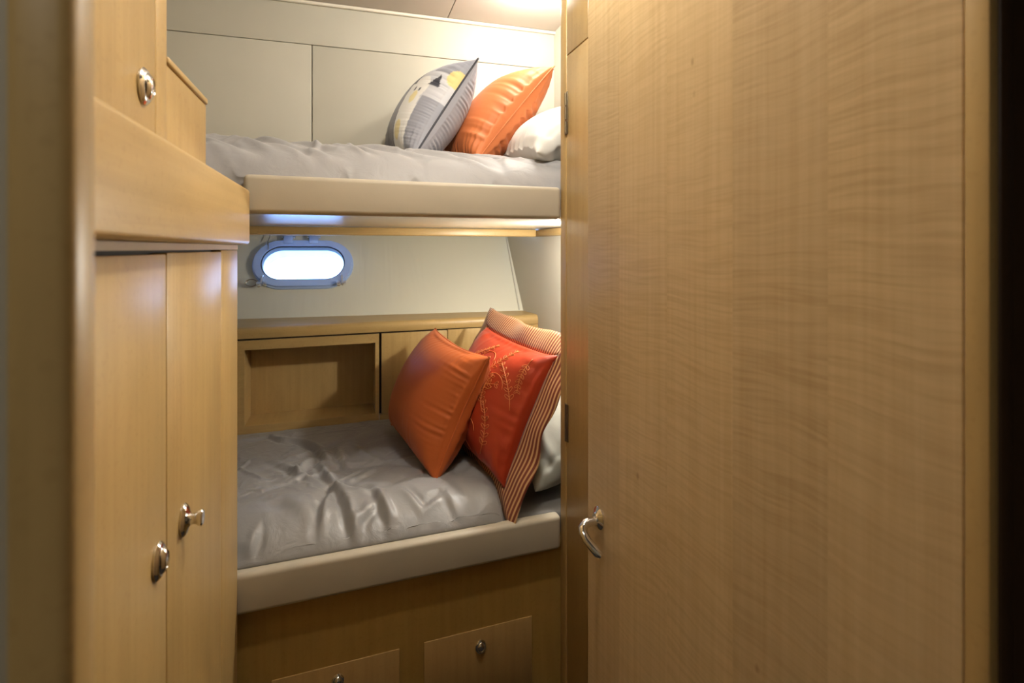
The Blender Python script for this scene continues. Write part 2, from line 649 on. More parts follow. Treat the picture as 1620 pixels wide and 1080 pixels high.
put_seam = put('trim_2', tube(BM(), [hp(1.83 - 0.062 + 0.0 * t, 0.02 + 0.5 * t, 0.002) for t in (0, 1)], 0.004), M['vinyl'])
structure(put_seam)
structure(put('wall_hull_low', bx(-0.92, 0.93, 2.75, 2.80, 0.0, 1.06), M['vinyl']))


# ------------------------------------------------------------------ porthole
def ring_solid(bm, outer, inner, d0, d1):
    """frame between two outlines of equal count, from depth d0 to d1 along the lining normal"""
    n = len(outer)
    A = [bm.verts.new(hp(*p, d1)) for p in outer]
    B = [bm.verts.new(hp(*p, d1)) for p in inner]
    A0 = [bm.verts.new(hp(*p, d0)) for p in outer]
    B0 = [bm.verts.new(hp(*p, d0)) for p in inner]
    for i in range(n):
        j = (i + 1) % n
        for a, b in ((A, B), (B, B0), (B0, A0), (A0, A)):
            try:
                bm.faces.new((a[i], a[j], b[j], b[i]))
            except ValueError:
                pass
    return bm


port = thing('window_1', None, None, hp(*PC), kind='structure')
st = lambda hw, hh: stadium(PC[0], PC[1], hw, hh, 14)
b1 = ring_solid(BM(), st(0.234, 0.134), st(0.198, 0.098), -0.10, 0.012)
put('frame', b1, M['alu'], port, smooth=35)
b1 = ring_solid(BM(), st(0.226, 0.126), st(0.194, 0.094), 0.0125, 0.026)
put('opening_ring', b1, M['alu'], port, smooth=35)
b1 = ring_solid(BM(), st(0.196, 0.096), st(0.188, 0.088), -0.012, 0.020)
put('gasket', b1, M['rubber'], port, smooth=35)
bm = BM()
bm.faces.new([bm.verts.new(hp(*p, 0.004)) for p in stadium(PC[0], PC[1], 0.1945, 0.0945, 14)][:-1])
bmesh.ops.remove_doubles(bm, verts=bm.verts[:], dist=1e-5)
put('pane', bm, M['glass'], port)


def hbox(bm, p0, p1, q0, q1, d0, d1, bev=0.003):
    def f(c):
        return hp(c.x, c.z, c.y)
    box(bm, p0, p1, d0, d1, q0, q1, bev=bev, fn=f)
    return bm


for dp in (-0.075, 0.045):
    h = hbox(BM(), PC[0] + dp - 0.022, PC[0] + dp + 0.022, PC[1] + 0.108, PC[1] + 0.152, 0.010, 0.030)
    tube(h, [hp(PC[0] + dp - 0.03, PC[1] + 0.150, 0.018), hp(PC[0] + dp + 0.03, PC[1] + 0.150, 0.018)], 0.006)
    put('hinge', h, M['alu'], port, smooth=35)
for sgn in (-1, 1):
    h = BM()
    px = PC[0] + sgn * 0.178
    qx = PC[1] - 0.112
    tube(h, [hp(px, qx + 0.04, 0.028), hp(px + sgn * 0.004, qx - 0.004, 0.034), hp(px + sgn * 0.006, qx - 0.018, 0.03)], [0.005, 0.006, 0.004])
    lathe(h, [(0.0, 0), (0.009, 0.001), (0.010, 0.01), (0.006, 0.014), (0.011, 0.02), (0.009, 0.03), (0, 0.033)], hp(px - 0.012, qx - 0.012, 0.022), HNRM, seg=14)
    lathe(h, [(0.0, 0), (0.008, 0.001), (0.008, 0.02), (0, 0.024)], hp(px + 0.014, qx - 0.004, 0.018), HNRM, seg=14)
    put('latch', h, M['chrome'], port, smooth=40)
loop = []
for i in range(22):
    a = 2 * math.pi * i / 21
    loop.append(hp(PC[0] - 0.225 + 0.022 * math.cos(a) * 1.1 - 0.002 * i / 21, PC[1] - 0.107 + 0.017 * math.sin(a), 0.024 + 0.003 * math.sin(a)))
loop += [hp(PC[0] - 0.19, PC[1] - 0.118, 0.03), hp(PC[0] - 0.175, PC[1] - 0.122, 0.032)]
put('pull_cord', tube(BM(), loop, 0.0026, 6), M['steel'], port, smooth=60)
ch = [hp(PC[0] - 0.165 + 0.003 * math.sin(t * 9), PC[1] + 0.17 - 0.10 * t, 0.022 + 0.01 * t) for t in [i / 12 for i in range(13)]]
put('stay_chain', tube(BM(), ch, 0.0018, 6), M['steel'], port, smooth=60)

# ------------------------------------------------------------------ doorway to the corridor
structure(put('wall_front_left', bx(-1.3, -0.143, 0.309, 0.345, 0, CEIL), M['vinyl_hall']))
structure(put('trim_3', bx(-0.155, -0.1275, 0.303, 0.3315, 0, 2.1, bev=0.006, seg=3), M['maple'], smooth=40))
structure(put('trim_4', bx(0.5555, 0.5690, 0.2915, 0.3115, 0, 2.1, bev=0.002), M['maple2'], smooth=40))
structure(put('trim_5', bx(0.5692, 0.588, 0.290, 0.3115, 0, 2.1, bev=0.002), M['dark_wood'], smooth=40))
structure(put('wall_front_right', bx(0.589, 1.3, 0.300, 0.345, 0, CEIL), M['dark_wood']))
structure(put('wall_front_head', bx(-0.143, 0.589, 0.309, 0.345, 2.1, CEIL), M['vinyl_hall']))
structure(put('wall_hall_back', bx(-1.3, 1.3, -1.0, -0.95, 0, CEIL), M['vinyl_hall']))
structure(put('wall_hall_left', bx(-1.35, -1.3, -1.0, 0.345, 0, CEIL), M['vinyl_hall']))
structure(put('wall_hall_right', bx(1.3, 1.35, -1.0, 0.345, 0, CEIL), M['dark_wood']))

# the open cabin door, swung in along the right
door = thing('door_1', 'cabin door of pale figured wood standing open on the right', None, (0.56, 0.3145, 0), kind='structure')
ang = math.atan2(0.7017, -0.0375)
door.rotation_euler = (0, 0, ang)
ORIG[door.name] = Vector((0, 0, 0))
put('leaf', bx(0.0, 0.7027, -0.038, 0.0, 0.02, 2.06, bev=0.0015), M['door'], door)
HX_, HZ_ = 0.653, 0.796
hb = lathe(BM(), [(0, 0), (0.021, 0), (0.021, 0.003), (0.018, 0.006), (0.012, 0.009), (0.010, 0.012), (0, 0.012)], (HX_, 0.0, HZ_), (0, 1, 0), sx=1.0, sy=1.15)
ro = put('rosette', hb, M['chrome'], door, smooth=40)
pts = [(HX_, 0.008, HZ_ - 0.004), (HX_, 0.024, HZ_ - 0.004), (HX_ - 0.0005, 0.036, HZ_ - 0.005), (HX_ - 0.004, 0.044, HZ_ - 0.010), (HX_ - 0.010, 0.046, HZ_ - 0.018),
       (HX_ - 0.020, 0.043, HZ_ - 0.028), (HX_ - 0.030, 0.036, HZ_ - 0.038), (HX_ - 0.040, 0.029, HZ_ - 0.047), (HX_ - 0.046, 0.024, HZ_ - 0.052)]
put('lever_handle', tube(BM(), pts, [0.0095, 0.0095, 0.0095, 0.009, 0.0088, 0.009, 0.0095, 0.0095, 0.006], 14), M['chrome'], door, smooth=50)


# ------------------------------------------------------------------ cabinet hardware
def latch_flush(parent, c, axis, sc=1.0):
    """oval push-button latch, pushed in"""
    p = [(0, 0), (0.026, 0), (0.027, 0.003), (0.024, 0.006), (0.021, 0.0075), (0.019, 0.0075), (0.0175, 0.010), (0.0125, 0.013), (0.011, 0.0115), (0.0095, 0.0125), (0.0, 0.0135)]
    bm_ = lathe(BM(), [(a * sc, b * sc) for a, b in p], c, axis, sx=0.78, sy=1.0)
    return put('push_knob', bm_, M['chrome'], parent, smooth=35)


def latch_out(parent, c, axis, sc=1.0):
    """the same latch popped out"""
    p = [(0, 0), (0.026, 0), (0.027, 0.003), (0.024, 0.006), (0.020, 0.008), (0.0125, 0.010), (0.0095, 0.012), (0.0088, 0.016), (0.0098, 0.020), (0.0130, 0.024), (0.0138, 0.028), (0.0115, 0.030), (0.0, 0.030)]
    bm_ = lathe(BM(), [(a * sc, b * sc) for a, b in p], c, axis, sx=0.78, sy=1.0)
    return put('push_knob', bm_, M['chrome'], parent, smooth=35)


# ------------------------------------------------------------------ left hanging locker
wd = thing('hanging_locker', 'tall maple locker left of the berths with two tall doors under a projecting shelf board', 'locker', (-0.55, 0.9, 0))
put('carcass', bx(-0.86, -0.272, 0.36, 1.398, 0.0, 1.389), M['gap'], wd)
put('stile', bx(-0.2715, -0.252, 1.2255, 1.3985, 0.0, 1.3765, bev=0.003, seg=3), M['maple2'], wd, smooth=40)
put('top_strip', bx(-0.2715, -0.2515, 0.37, 1.3985, 1.3775, 1.3885), M['maple_y'], wd)
d1 = put('door', bx(-0.2715, -0.2525, 0.48, 0.8742, 0.05, 1.3715, bev=0.0018), M['maple'], wd, smooth=40)
latch_flush(d1, (-0.2525, 0.833, 0.936), (1, 0, 0))
d2 = put('door', bx(-0.2715, -0.2518, 0.8762, 1.2232, 0.05, 1.3735, bev=0.0018), M['maple2'], wd, smooth=40)
latch_out(d2, (-0.2518, 0.950, 0.934), (1, 0, 0))
put('shelf_board', bx(-0.2665, -0.224, 0.36, 1.400, 1.3895, 1.528, bev=0.009, seg=4), M['maple_y'], wd, smooth=40)

ul = thing('wall_locker', 'upper maple locker at top left above the projecting shelf board, with one chrome push knob', 'locker', (-0.55, 0.7, 1.39))
put('carcass', bx(-0.86, -0.2905, 0.36, 0.943, 1.39, 2.388), M['maple'], ul)
d3 = put('door', bx(-0.290, -0.271, 0.44, 0.8885, 1.535, 2.36, bev=0.0018), M['maple'], ul, smooth=40)
latch_flush(d3, (-0.271, 0.838, 1.610), (1, 0, 0))
put('stile', bx(-0.290, -0.2712, 0.8912, 0.944, 1.40, 2.388, bev=0.004, seg=3), M['maple2'], ul, smooth=40)

lb = thing('berth_end_locker', 'low maple box with a capped top edge, beyond the upper left locker', 'locker', (-0.55, 1.07, 1.39))
put('carcass', bx(-0.86, -0.273, 0.9455, 1.190, 1.3905, 1.678, bev=0.002), M['maple2'], lb)
put('top_cap', bx(-0.86, -0.2695, 0.9455, 1.1925, 1.6788, 1.6925, bev=0.004, seg=3), M['maple_y'], lb, smooth=40)

# ------------------------------------------------------------------ right hanging locker
rl = thing('corner_locker', 'narrow strip of maple locker with two hinges between the berths and the open door', 'locker', (0.9, 0.9, 0))
put('carcass', bx(0.6525, 1.2, 0.37, 1.412, 0.0, 2.388), M['gap'], rl)
put('stile', bx(0.632, 0.652, 1.3695, 1.4125, 0.0, 2.388, bev=0.004, seg=3), M['maple'], rl, smooth=40)
d4 = put('door', bx(0.6325, 0.652, 0.75, 1.3665, 0.05, 1.9555, bev=0.0012), M['maple2'], rl, smooth=40)
put('door', bx(0.6325, 0.652, 0.75, 1.3665, 1.9595, 2.38, bev=0.0012), M['maple'], rl, smooth=40)
for (z0, z1) in ((1.722, 1.848), (0.803, 0.914)):
    hb = bx(0.6295, 0.6335, 1.3675, 1.3765, z0, z1, bev=0.0006)
    box(hb, 0.6290, 0.6335, 1.3545, 1.3655, z0, z1, bev=0.0006)
    for k in range(3):
        zz = z0 + (z1 - z0) * (k + 0.5) / 3
        tube(hb, [(0.629, 1.3667, zz - 0.018), (0.629, 1.3667, zz + 0.018)], 0.0032, 8)
    put('hinge', hb, M['bronze'], d4, smooth=40)

# ------------------------------------------------------------------ berths
ub = thing('upper_berth', 'upper berth with a beige padded front rail and pale gloss underside', 'bunk bed', (0.0, 1.8, 1.47))
put('base', bx(-0.86, 0.892, 1.414, 2.192, 1.4715, 1.500), M['lacquer'], ub)
put('front_rail', bx(-0.241, 0.6305, 1.400, 1.438, 1.4685, 1.568, bev=0.013, seg=5), M['vinyl_rail'], ub, smooth=40)
put('wood_edging', bx(-0.86, 0.862, 2.200, 2.235, 1.4355, 1.470, bev=0.006, seg=3), M['maple_x'], ub, smooth=40)
put('wood_edging', bx(0.862, 0.8935, 1.44, 2.235, 1.4355, 1.470, bev=0.006, seg=3), M['maple_y'], ub, smooth=40)
put('back_base', bx(-0.86, 0.86, 2.193, 2.86, 1.4720, 1.499), M['lacquer'], ub)

lo_ = thing('lower_berth', 'lower berth with a beige padded front rail above a maple front with two drawers', 'bunk bed', (0.0, 1.8, 0))
put('front_panel', bx(-0.86, 0.893, 1.431, 1.455, 0.0, 0.459), M['base_wood'], lo_)
put('front_rail', bx(-0.300, 0.6305, 1.400, 1.440, 0.4595, 0.562, bev=0.013, seg=5), M['vinyl_rail'], lo_, smooth=40)
put('base', bx(-0.86, 0.893, 1.4415, 2.25, 0.44, 0.47), M['maple_x'], lo_)
for (u0, u1, kx, kz) in ((-0.178, 0.147, -0.016, 0.214), (0.216, 0.544, 0.382, 0.206)):
    dr = put('drawer', bx(u0, u1, 1.4265, 1.4305, 0.04, 0.258, bev=0.0015), M['drawer_wood'], lo_, smooth=40)
    latch_flush(dr, (kx, 1.4265, kz), (0, -1, 0), 0.78)

# ------------------------------------------------------------------ headboard cabinet along the hull
hc = thing('berth_side_cabinet', 'low maple cabinet along the hull behind the lower berth, with an open niche', 'cabinet', (0.2, 2.4, 0.45))
VF = 2.258
bm = BM()
sp = [(2.258, 1.014), (2.256, 1.020), (2.256, 1.040), (2.261, 1.051), (2.270, 1.057), (2.285, 1.058), (2.62, 1.058), (2.62, 1.030), (2.285, 1.030), (2.285, 1.014)]
us = (-0.86, 0.892)
la = [bm.verts.new((us[0], y, z)) for y, z in sp]
lb2 = [bm.verts.new((us[1], y, z)) for y, z in sp]
for i in range(len(sp)):
    j = (i + 1) % len(sp)
    bm.faces.new((la[i], la[j], lb2[j], lb2[i]))
bm.faces.new(la)
bm.faces.new(lb2[::-1])
put('shelf_top', bm, M['maple_x'], hc, smooth=45)
ND = 0.16
bm = BM()                                        # niche: frame and lined box
box(bm, -0.86, -0.383, VF + 0.002, VF + 0.02, 0.46, 1.0065)
box(bm, -0.383, 0.129, VF + 0.002, VF + 0.02, 0.968, 1.0065)
box(bm, -0.383, 0.129, VF + 0.002, VF + 0.02, 0.46, 0.660)
box(bm, 0.129, 0.1455, VF + 0.002, VF + 0.02, 0.46, 1.0065)
put('face_frame', bm, M['maple_x'], hc)
bm = BM()
box(bm, -0.395, 0.141, VF + ND, VF + ND + 0.012, 0.65, 0.98)
put('niche_back', bm, M['maple'], hc)
bm = BM()
box(bm, -0.395, -0.384, VF + 0.021, VF + ND - 0.001, 0.65, 0.98)
box(bm, 0.130, 0.141, VF + 0.021, VF + ND - 0.001, 0.65, 0.98)
box(bm, -0.383, 0.129, VF + 0.021, VF + ND - 0.001, 0.969, 0.98)
box(bm, -0.383, 0.129, VF + 0.021, VF + ND - 0.001, 0.65, 0.659)
put('niche_lining', bm, M['maple_y'], hc)
put('top_strip', bx(-0.86, 0.892, VF + 0.010, VF + 0.0205, 1.0068, 1.0136), M['gap'], hc)  # dark strip standing in for the shade under the shelf nosing
put('carcass', bx(0.147, 0.892, VF + 0.021, VF + 0.036, 0.46, 1.012), M['gap'], hc)
put('door', bx(0.1555, 0.4465, VF - 0.002, VF + 0.02, 0.655, 1.007, bev=0.0015), M['maple2'], hc, smooth=40)
put('door', bx(0.4495, 0.7515, VF - 0.002, VF + 0.02, 0.655, 1.009, bev=0.0015), M['maple'], hc, smooth=40)
put('end_panel', bx(0.7545, 0.892, VF - 0.002, VF + 0.02, 0.46, 1.0125, bev=0.0012), M['maple2'], hc, smooth=40)
put('plinth', bx(0.147, 0.7535, VF + 0.004, VF + 0.02, 0.46, 0.652), M['maple_x'], hc)

# ------------------------------------------------------------------ cloth: small position-based solver


def fabric_noise(nx, ny, seed, octaves):
    """smooth random field on an nx x ny grid from random plane waves"""
    rg = np.random.RandomState(seed)
    X, Y = np.meshgrid(np.linspace(0, 1, nx), np.linspace(0, 1, ny), indexing='ij')
    f = np.zeros((nx, ny))
    for freq, amp in octaves:
        for _ in range(7):
            a = rg.rand() * 2 * math.pi
            k = freq * (0.7 + 0.6 * rg.rand()) * 2 * math.pi
            f += amp / 2.6 * np.sin(k * (X * math.cos(a) + Y * math.sin(a)) + rg.rand() * 6.28)
    return f


def proj(A, B, Lr, k):
    d = B - A
    n = np.sqrt((d * d).sum(-1, keepdims=True)) + 1e-9
    c = d * (0.5 * k * (n - Lr) / n)
    A += c
    B -= c


def relax(P, rx, ry, kb=0.08, ks=0.25):
    """P (..., nx, ny, 3); rx, ry rest lengths (nx-1, ny) and (nx, ny-1)"""
    for o in (0, 1):
        nx = (P.shape[-3] - o) // 2 * 2 + o
        proj(P[..., o:nx:2, :, :][..., :(nx - o) // 2, :, :], P[..., o + 1:nx:2, :, :], rx[o:nx - 1:2][..., None], 1.0)
        ny = (P.shape[-2] - o) // 2 * 2 + o
        proj(P[..., :, o:ny:2, :][..., :, :(ny - o) // 2, :], P[..., :, o + 1:ny:2, :], ry[:, o:ny - 1:2][..., None], 1.0)
    if ks > 0:
        dg = np.sqrt(rx[:, :-1] ** 2 + ry[:-1, :] ** 2)
        for o in (0, 1):
            m = (P.shape[-3] - o) // 2 * 2 + o
            Lr = dg[o:m - 1:2][..., None]
            proj(P[..., o:m:2, :-1, :], P[..., o + 1:m:2, 1:, :], Lr, ks)
            proj(P[..., o:m:2, 1:, :], P[..., o + 1:m:2, :-1, :], Lr, ks)
    if kb > 0:
        for s in (0, 1, 2, 3):
            A = P[..., s:-2:4, :, :]
            B = P[..., s + 2::4, :, :]
            q = min(A.shape[-3], B.shape[-3])
            proj(A[..., :q, :, :], B[..., :q, :, :], (rx[s:][0:4 * q:4][:q] * 2)[..., None], kb)
            A = P[..., :, s:-2:4, :]
            B = P[..., :, s + 2::4, :]
            q = min(A.shape[-2], B.shape[-2])
            proj(A[..., :, :q, :], B[..., :, :q, :], (ry[:, s:][:, 0:4 * q:4][:, :q] * 2)[..., None], kb)


def pillow(w, h, n=44, press=1.0, seed=1, steps=220, thick=0.17, gather=0.03, kb=0.06, pw=2.2, ruffle=0.003, rfreq=22.0):
    """two square sheets sewn along their rim and blown up; returns P[2,n+1,n+1,3]"""
    X, Y = np.meshgrid(np.linspace(-w / 2, w / 2, n + 1), np.linspace(-h / 2, h / 2, n + 1), indexing='ij')
    bump = np.sin(np.linspace(0, math.pi, n + 1))
    Z = np.outer(bump, bump) * 0.02
    rgn = fabric_noise(n + 1, n + 1, seed, [(3, 0.004), (8, 0.003)])
    edge = np.outer(bump, bump) ** 0.5
    P = np.zeros((2, n + 1, n + 1, 3))
    P[:, :, :, 0] = X
    P[:, :, :, 1] = Y
    P[0, :, :, 2] = Z + rgn * edge
    P[1, :, :, 2] = -Z + rgn[::-1] * edge
    dx, dy = w / n, h / n
    rx = np.full((n, n + 1), dx)
    ry = np.full((n + 1, n), dy)
    if gather > 0:                                   # fuller cloth inside the seam
        g = 1 + gather * edge
        rx = rx * (g[:-1] + g[1:]) / 2
        ry = ry * (g[:, :-1] + g[:, 1:]) / 2
    # the filling: a soft lens inside the cover that the cloth cannot enter
    T = thick * 0.5

    def fill(x, y):
        a = np.clip(1 - np.abs(x / (w * 0.5)) ** pw, 0, 1) * np.clip(1 - np.abs(y / (h * 0.5)) ** pw, 0, 1)
        return T * a ** 0.62

    P[0, :, :, 2] += fill(P[0, :, :, 0], P[0, :, :, 1])
    P[1, :, :, 2] -= fill(P[1, :, :, 0], P[1, :, :, 1])
    O = P.copy()
    for it in range(steps):
        V = (P - O) * 0.90
        O = P.copy()
        gx = np.gradient(P, axis=1)
        gy = np.gradient(P, axis=2)
        nr = np.cross(gx, gy)
        nr[1] *= -1
        f = nr / (dx * dy)
        P = P + V + f * 0.00004 * press
        for k in range(4):
            relax(P, rx, ry, kb=kb, ks=0.12)
            P[0, :, :, 2] = np.maximum(P[0, :, :, 2], fill(P[0, :, :, 0], P[0, :, :, 1]))
            P[1, :, :, 2] = np.minimum(P[1, :, :, 2], -fill(P[1, :, :, 0], P[1, :, :, 1]))
            for sl in (0, -1):
                m = (P[0][sl] + P[1][sl]) / 2
                P[0][sl] = m
                P[1][sl] = m
                m = (P[0][:, sl] + P[1][:, sl]) / 2
                P[0][:, sl] = m
                P[1][:, sl] = m
    # puckers running in from the seam
    I, J = np.meshgrid(np.arange(n + 1) / n, np.arange(n + 1) / n, indexing='ij')
    rg2 = np.random.RandomState(seed + 50)
    for s_ in (0, 1):
        for side in range(4):
            dd = (I, 1 - I, J, 1 - J)[side] * (w if side < 2 else h)
            ss = (J if side < 2 else I) * (h if side < 2 else w)
            g_ = np.zeros_like(ss)
            for q_ in range(5):
                g_ += np.sin(2 * math.pi * ss * rfreq * (0.6 + 1.5 * rg2.rand()) + rg2.rand() * 6.28 + dd * 14 * (rg2.rand() - 0.5)) / 2.2
            reach = 0.055 * (1 + 0.5 * np.sin(ss * 31 + rg2.rand() * 6))
            env = np.exp(-(dd / reach) ** 1.4) * np.clip(dd / 0.012, 0, 1) * np.clip(np.minimum(I, 1 - I) * np.minimum(J, 1 - J) * 60, 0, 1)
            P[s_, :, :, 2] += (1 if s_ == 0 else -1) * ruffle * g_ * env
    P -= P.reshape(-1, 3).mean(0)
    return P


def pillow_mesh(name, P, mat, loc, ex, ey, label, cat, group=None, colour=None, mat2=None, sub=1):
    """ex: width direction, ey: height direction; the front sheet looks along ex x ey"""
    n = P.shape[1] - 1
    ex = Vector(ex).normalized()
    ey = Vector(ey)
    ey = (ey - ex * ey.dot(ex)).normalized()
    ez = ex.cross(ey)
    bm = BM()
    uvl = bm.loops.layers.uv.new('UVMap')
    idx = {}
    uvs = {}
    for s in (0, 1):
        for i in range(n + 1):
            for j in range(n + 1):
                rim = i in (0, n) or j in (0, n)
                if s == 1 and rim:
                    idx[s, i, j] = idx[0, i, j]
                    continue
                p = P[s, i, j]
                v = bm.verts.new(p)
                idx[s, i, j] = v
    for s in (0, 1):
        for i in range(n):
            for j in range(n):
                q = [(i, j), (i + 1, j), (i + 1, j + 1), (i, j + 1)]
                if s == 1:
                    q = q[::-1]
                f = bm.faces.new([idx[s, a, b] for a, b in q])
                f.material_index = s if mat2 else 0
                for lp, (a, b) in zip(f.loops, q):
                    lp[uvl].uv = (a / n, b / n)
    me = bpy.data.meshes.new(name)
    bm.to_mesh(me)
    if colour:
        pass
    bm.free()
    me.materials.append(mat)
    if mat2:
        me.materials.append(mat2)
    for p in me.polygons:
        p.use_smooth = True
    if colour:
        ca = me.color_attributes.new('print', 'FLOAT_COLOR', 'CORNER')
        uvd = me.uv_layers[0].data
        for p in me.polygons:
            for li in p.loop_indices:
                u_, v_ = uvd[li].uv
                ca.data[li].color = (*colour(u_, v_), 1.0)
    o = bpy.data.objects.new(name, me)
    C.objects.link(o)
    mw = Matrix((ex, ey, ez)).transposed().to_4x4()
    mw.translation = Vector(loc)
    o.matrix_world = mw
    if sub:
        md = o.modifiers.new('smooth', 'SUBSURF')
        md.levels = sub
        md.render_levels = sub
    tag(o, label, cat, group)
    return o


def rim_points(P):
    n = P.shape[1] - 1
    q = [(i, 0) for i in range(n)] + [(n, j) for j in range(n)] + [(n - i, n) for i in range(n)] + [(0, n - j) for j in range(n)]
    return [Vector(P[0, i, j]) for i, j in q], q


def child_local(name, bm, mat, parent, smooth=60):
    me = bpy.data.meshes.new(name)
    bmesh.ops.recalc_face_normals(bm, faces=bm.faces)
    bm.to_mesh(me)
    bm.free()
    me.materials.append(mat)
    for p in me.polygons:
        p.use_smooth = True
    o = bpy.data.objects.new(name, me)
    C.objects.link(o)
    o.parent = parent
    return o


def piping(P, mat, parent, r=0.003):
    pts, _ = rim_points(P)
    return child_local('piping', tube(BM(), pts, r, 7, closed=True), mat, parent)


def from_corners(bl, br, tl, tr):
    bl, br, tl, tr = map(Vector, (bl, br, tl, tr))
    cen = (bl + br + tl + tr) / 4
    ex = ((br - bl) + (tr - tl)) / 2
    ey = ((tl - bl) + (tr - br)) / 2
    return cen, ex, ey, ex.length, ey.length


# ------------------------------------------------------------------ duvets
LOW_FOLDS = [
    ([(-0.227, 2.118), (-0.157, 2.067), (-0.097, 1.981), (-0.057, 1.848)], 0.011, 0.014),
    ([(-0.135, 1.73), (-0.127, 1.827), (-0.085, 1.915)], 0.009, 0.013),
    ([(-0.035, 1.641), (-0.061, 1.541), (-0.065, 1.462)], 0.009, 0.012),
    ([(-0.039, 1.651), (0.003, 1.535), (0.023, 1.425), (0.026, 1.31)], 0.010, 0.013),
    ([(0.039, 1.283), (0.027, 1.371), (0.048, 1.474), (0.09, 1.514)], 0.008, 0.012),
    ([(0.079, 1.585), (0.116, 1.466), (0.115, 1.322)], 0.010, 0.013),
    ([(-0.039, 1.66), (0.026, 1.597), (0.094, 1.571)], -0.009, 0.012),
    ([(0.284, 1.516), (0.325, 1.411), (0.385, 1.361)], 0.007, 0.012),
    ([(0.23, 1.384), (0.247, 1.303), (0.285, 1.265)], 0.008, 0.012),
    ([(0.17, 1.554), (0.222, 1.478), (0.282, 1.508)], -0.006, 0.011),
    ([(-0.028, 1.945), (-0.001, 1.785)], 0.009, 0.012),
    ([(-0.361, 2.163), (-0.279, 2.164), (-0.183, 2.043)], 0.006, 0.011),
    ([(-0.258, 1.454), (-0.227, 1.431), (-0.216, 1.478)], 0.008, 0.013),
    ([(-0.164, 1.829), (-0.11, 1.75), (-0.039, 1.651)], -0.008, 0.012),
    ([(-0.092, 1.871), (-0.061, 1.734), (-0.035, 1.65)], 0.009, 0.013),
    ([(0.162, 1.3), (0.115, 1.286), (0.064, 1.286)], 0.006, 0.012),
    ([(-0.246, 1.911), (-0.179, 1.824), (-0.132, 1.738)], 0.006, 0.013),
    ([(0.003, 1.637), (0.067, 1.671), (0.102, 1.719)], 0.005, 0.012),
    ([(-0.222, 1.565), (-0.169, 1.577), (-0.093, 1.493)], 0.004, 0.020),
    ([(0.264, 1.317), (0.274, 1.384), (0.263, 1.448)], 0.007, 0.011),
    ([(0.14, 1.77), (0.076, 1.885), (0.033, 2.031)], 0.004, 0.014),
]
rgf = random.Random(31)
UP_FOLDS = []
for _k in range(34):
    _u, _v = -0.62 + 1.45 * _k / 33 + rgf.uniform(-0.03, 0.03), rgf.uniform(1.52, 1.76)
    _l, _d = rgf.uniform(0.08, 0.22), rgf.uniform(0.05, 0.16)
    UP_FOLDS.append(([(_u, _v), (_u + _l * 0.5, _v - _d * rgf.uniform(0.3, 0.6)), (_u + _l, _v - _d)], rgf.choice((-1, 1, 1)) * rgf.uniform(0.004, 0.009), rgf.uniform(0.011, 0.017)))


def fold_height(U, V, folds):
    """sharp creases: a ridge with a valley beside it along each stroke, fading at its ends"""
    H = np.zeros_like(U)
    for pts, amp, wd in folds:
        best = np.full(U.shape, 1e9)
        sd = np.zeros_like(U)
        tt = np.zeros_like(U)
        m = len(pts) - 1
        for k in range(m):
            (ax, ay), (bx_, by) = pts[k], pts[k + 1]
            dx, dy = bx_ - ax, by - ay
            l2 = dx * dx + dy * dy
            t = np.clip(((U - ax) * dx + (V - ay) * dy) / l2, 0, 1)
            ex, ey = U - ax - t * dx, V - ay - t * dy
            d2 = ex * ex + ey * ey
            sg = np.where(dx * ey - dy * ex >= 0, 1.0, -1.0)
            b = d2 < best
            best = np.where(b, d2, best)
            sd = np.where(b, sg * np.sqrt(d2), sd)
            tt = np.where(b, (k + t) / m, tt)
        fade = np.sin(np.clip(tt * 0.9 + 0.05, 0, 1) * math.pi) ** 0.7
        H += 1.45 * amp * fade * (np.exp(-((sd - wd * 0.8) / wd) ** 2) - 0.9 * np.exp(-((sd + wd * 0.8) / wd) ** 2))
    return H


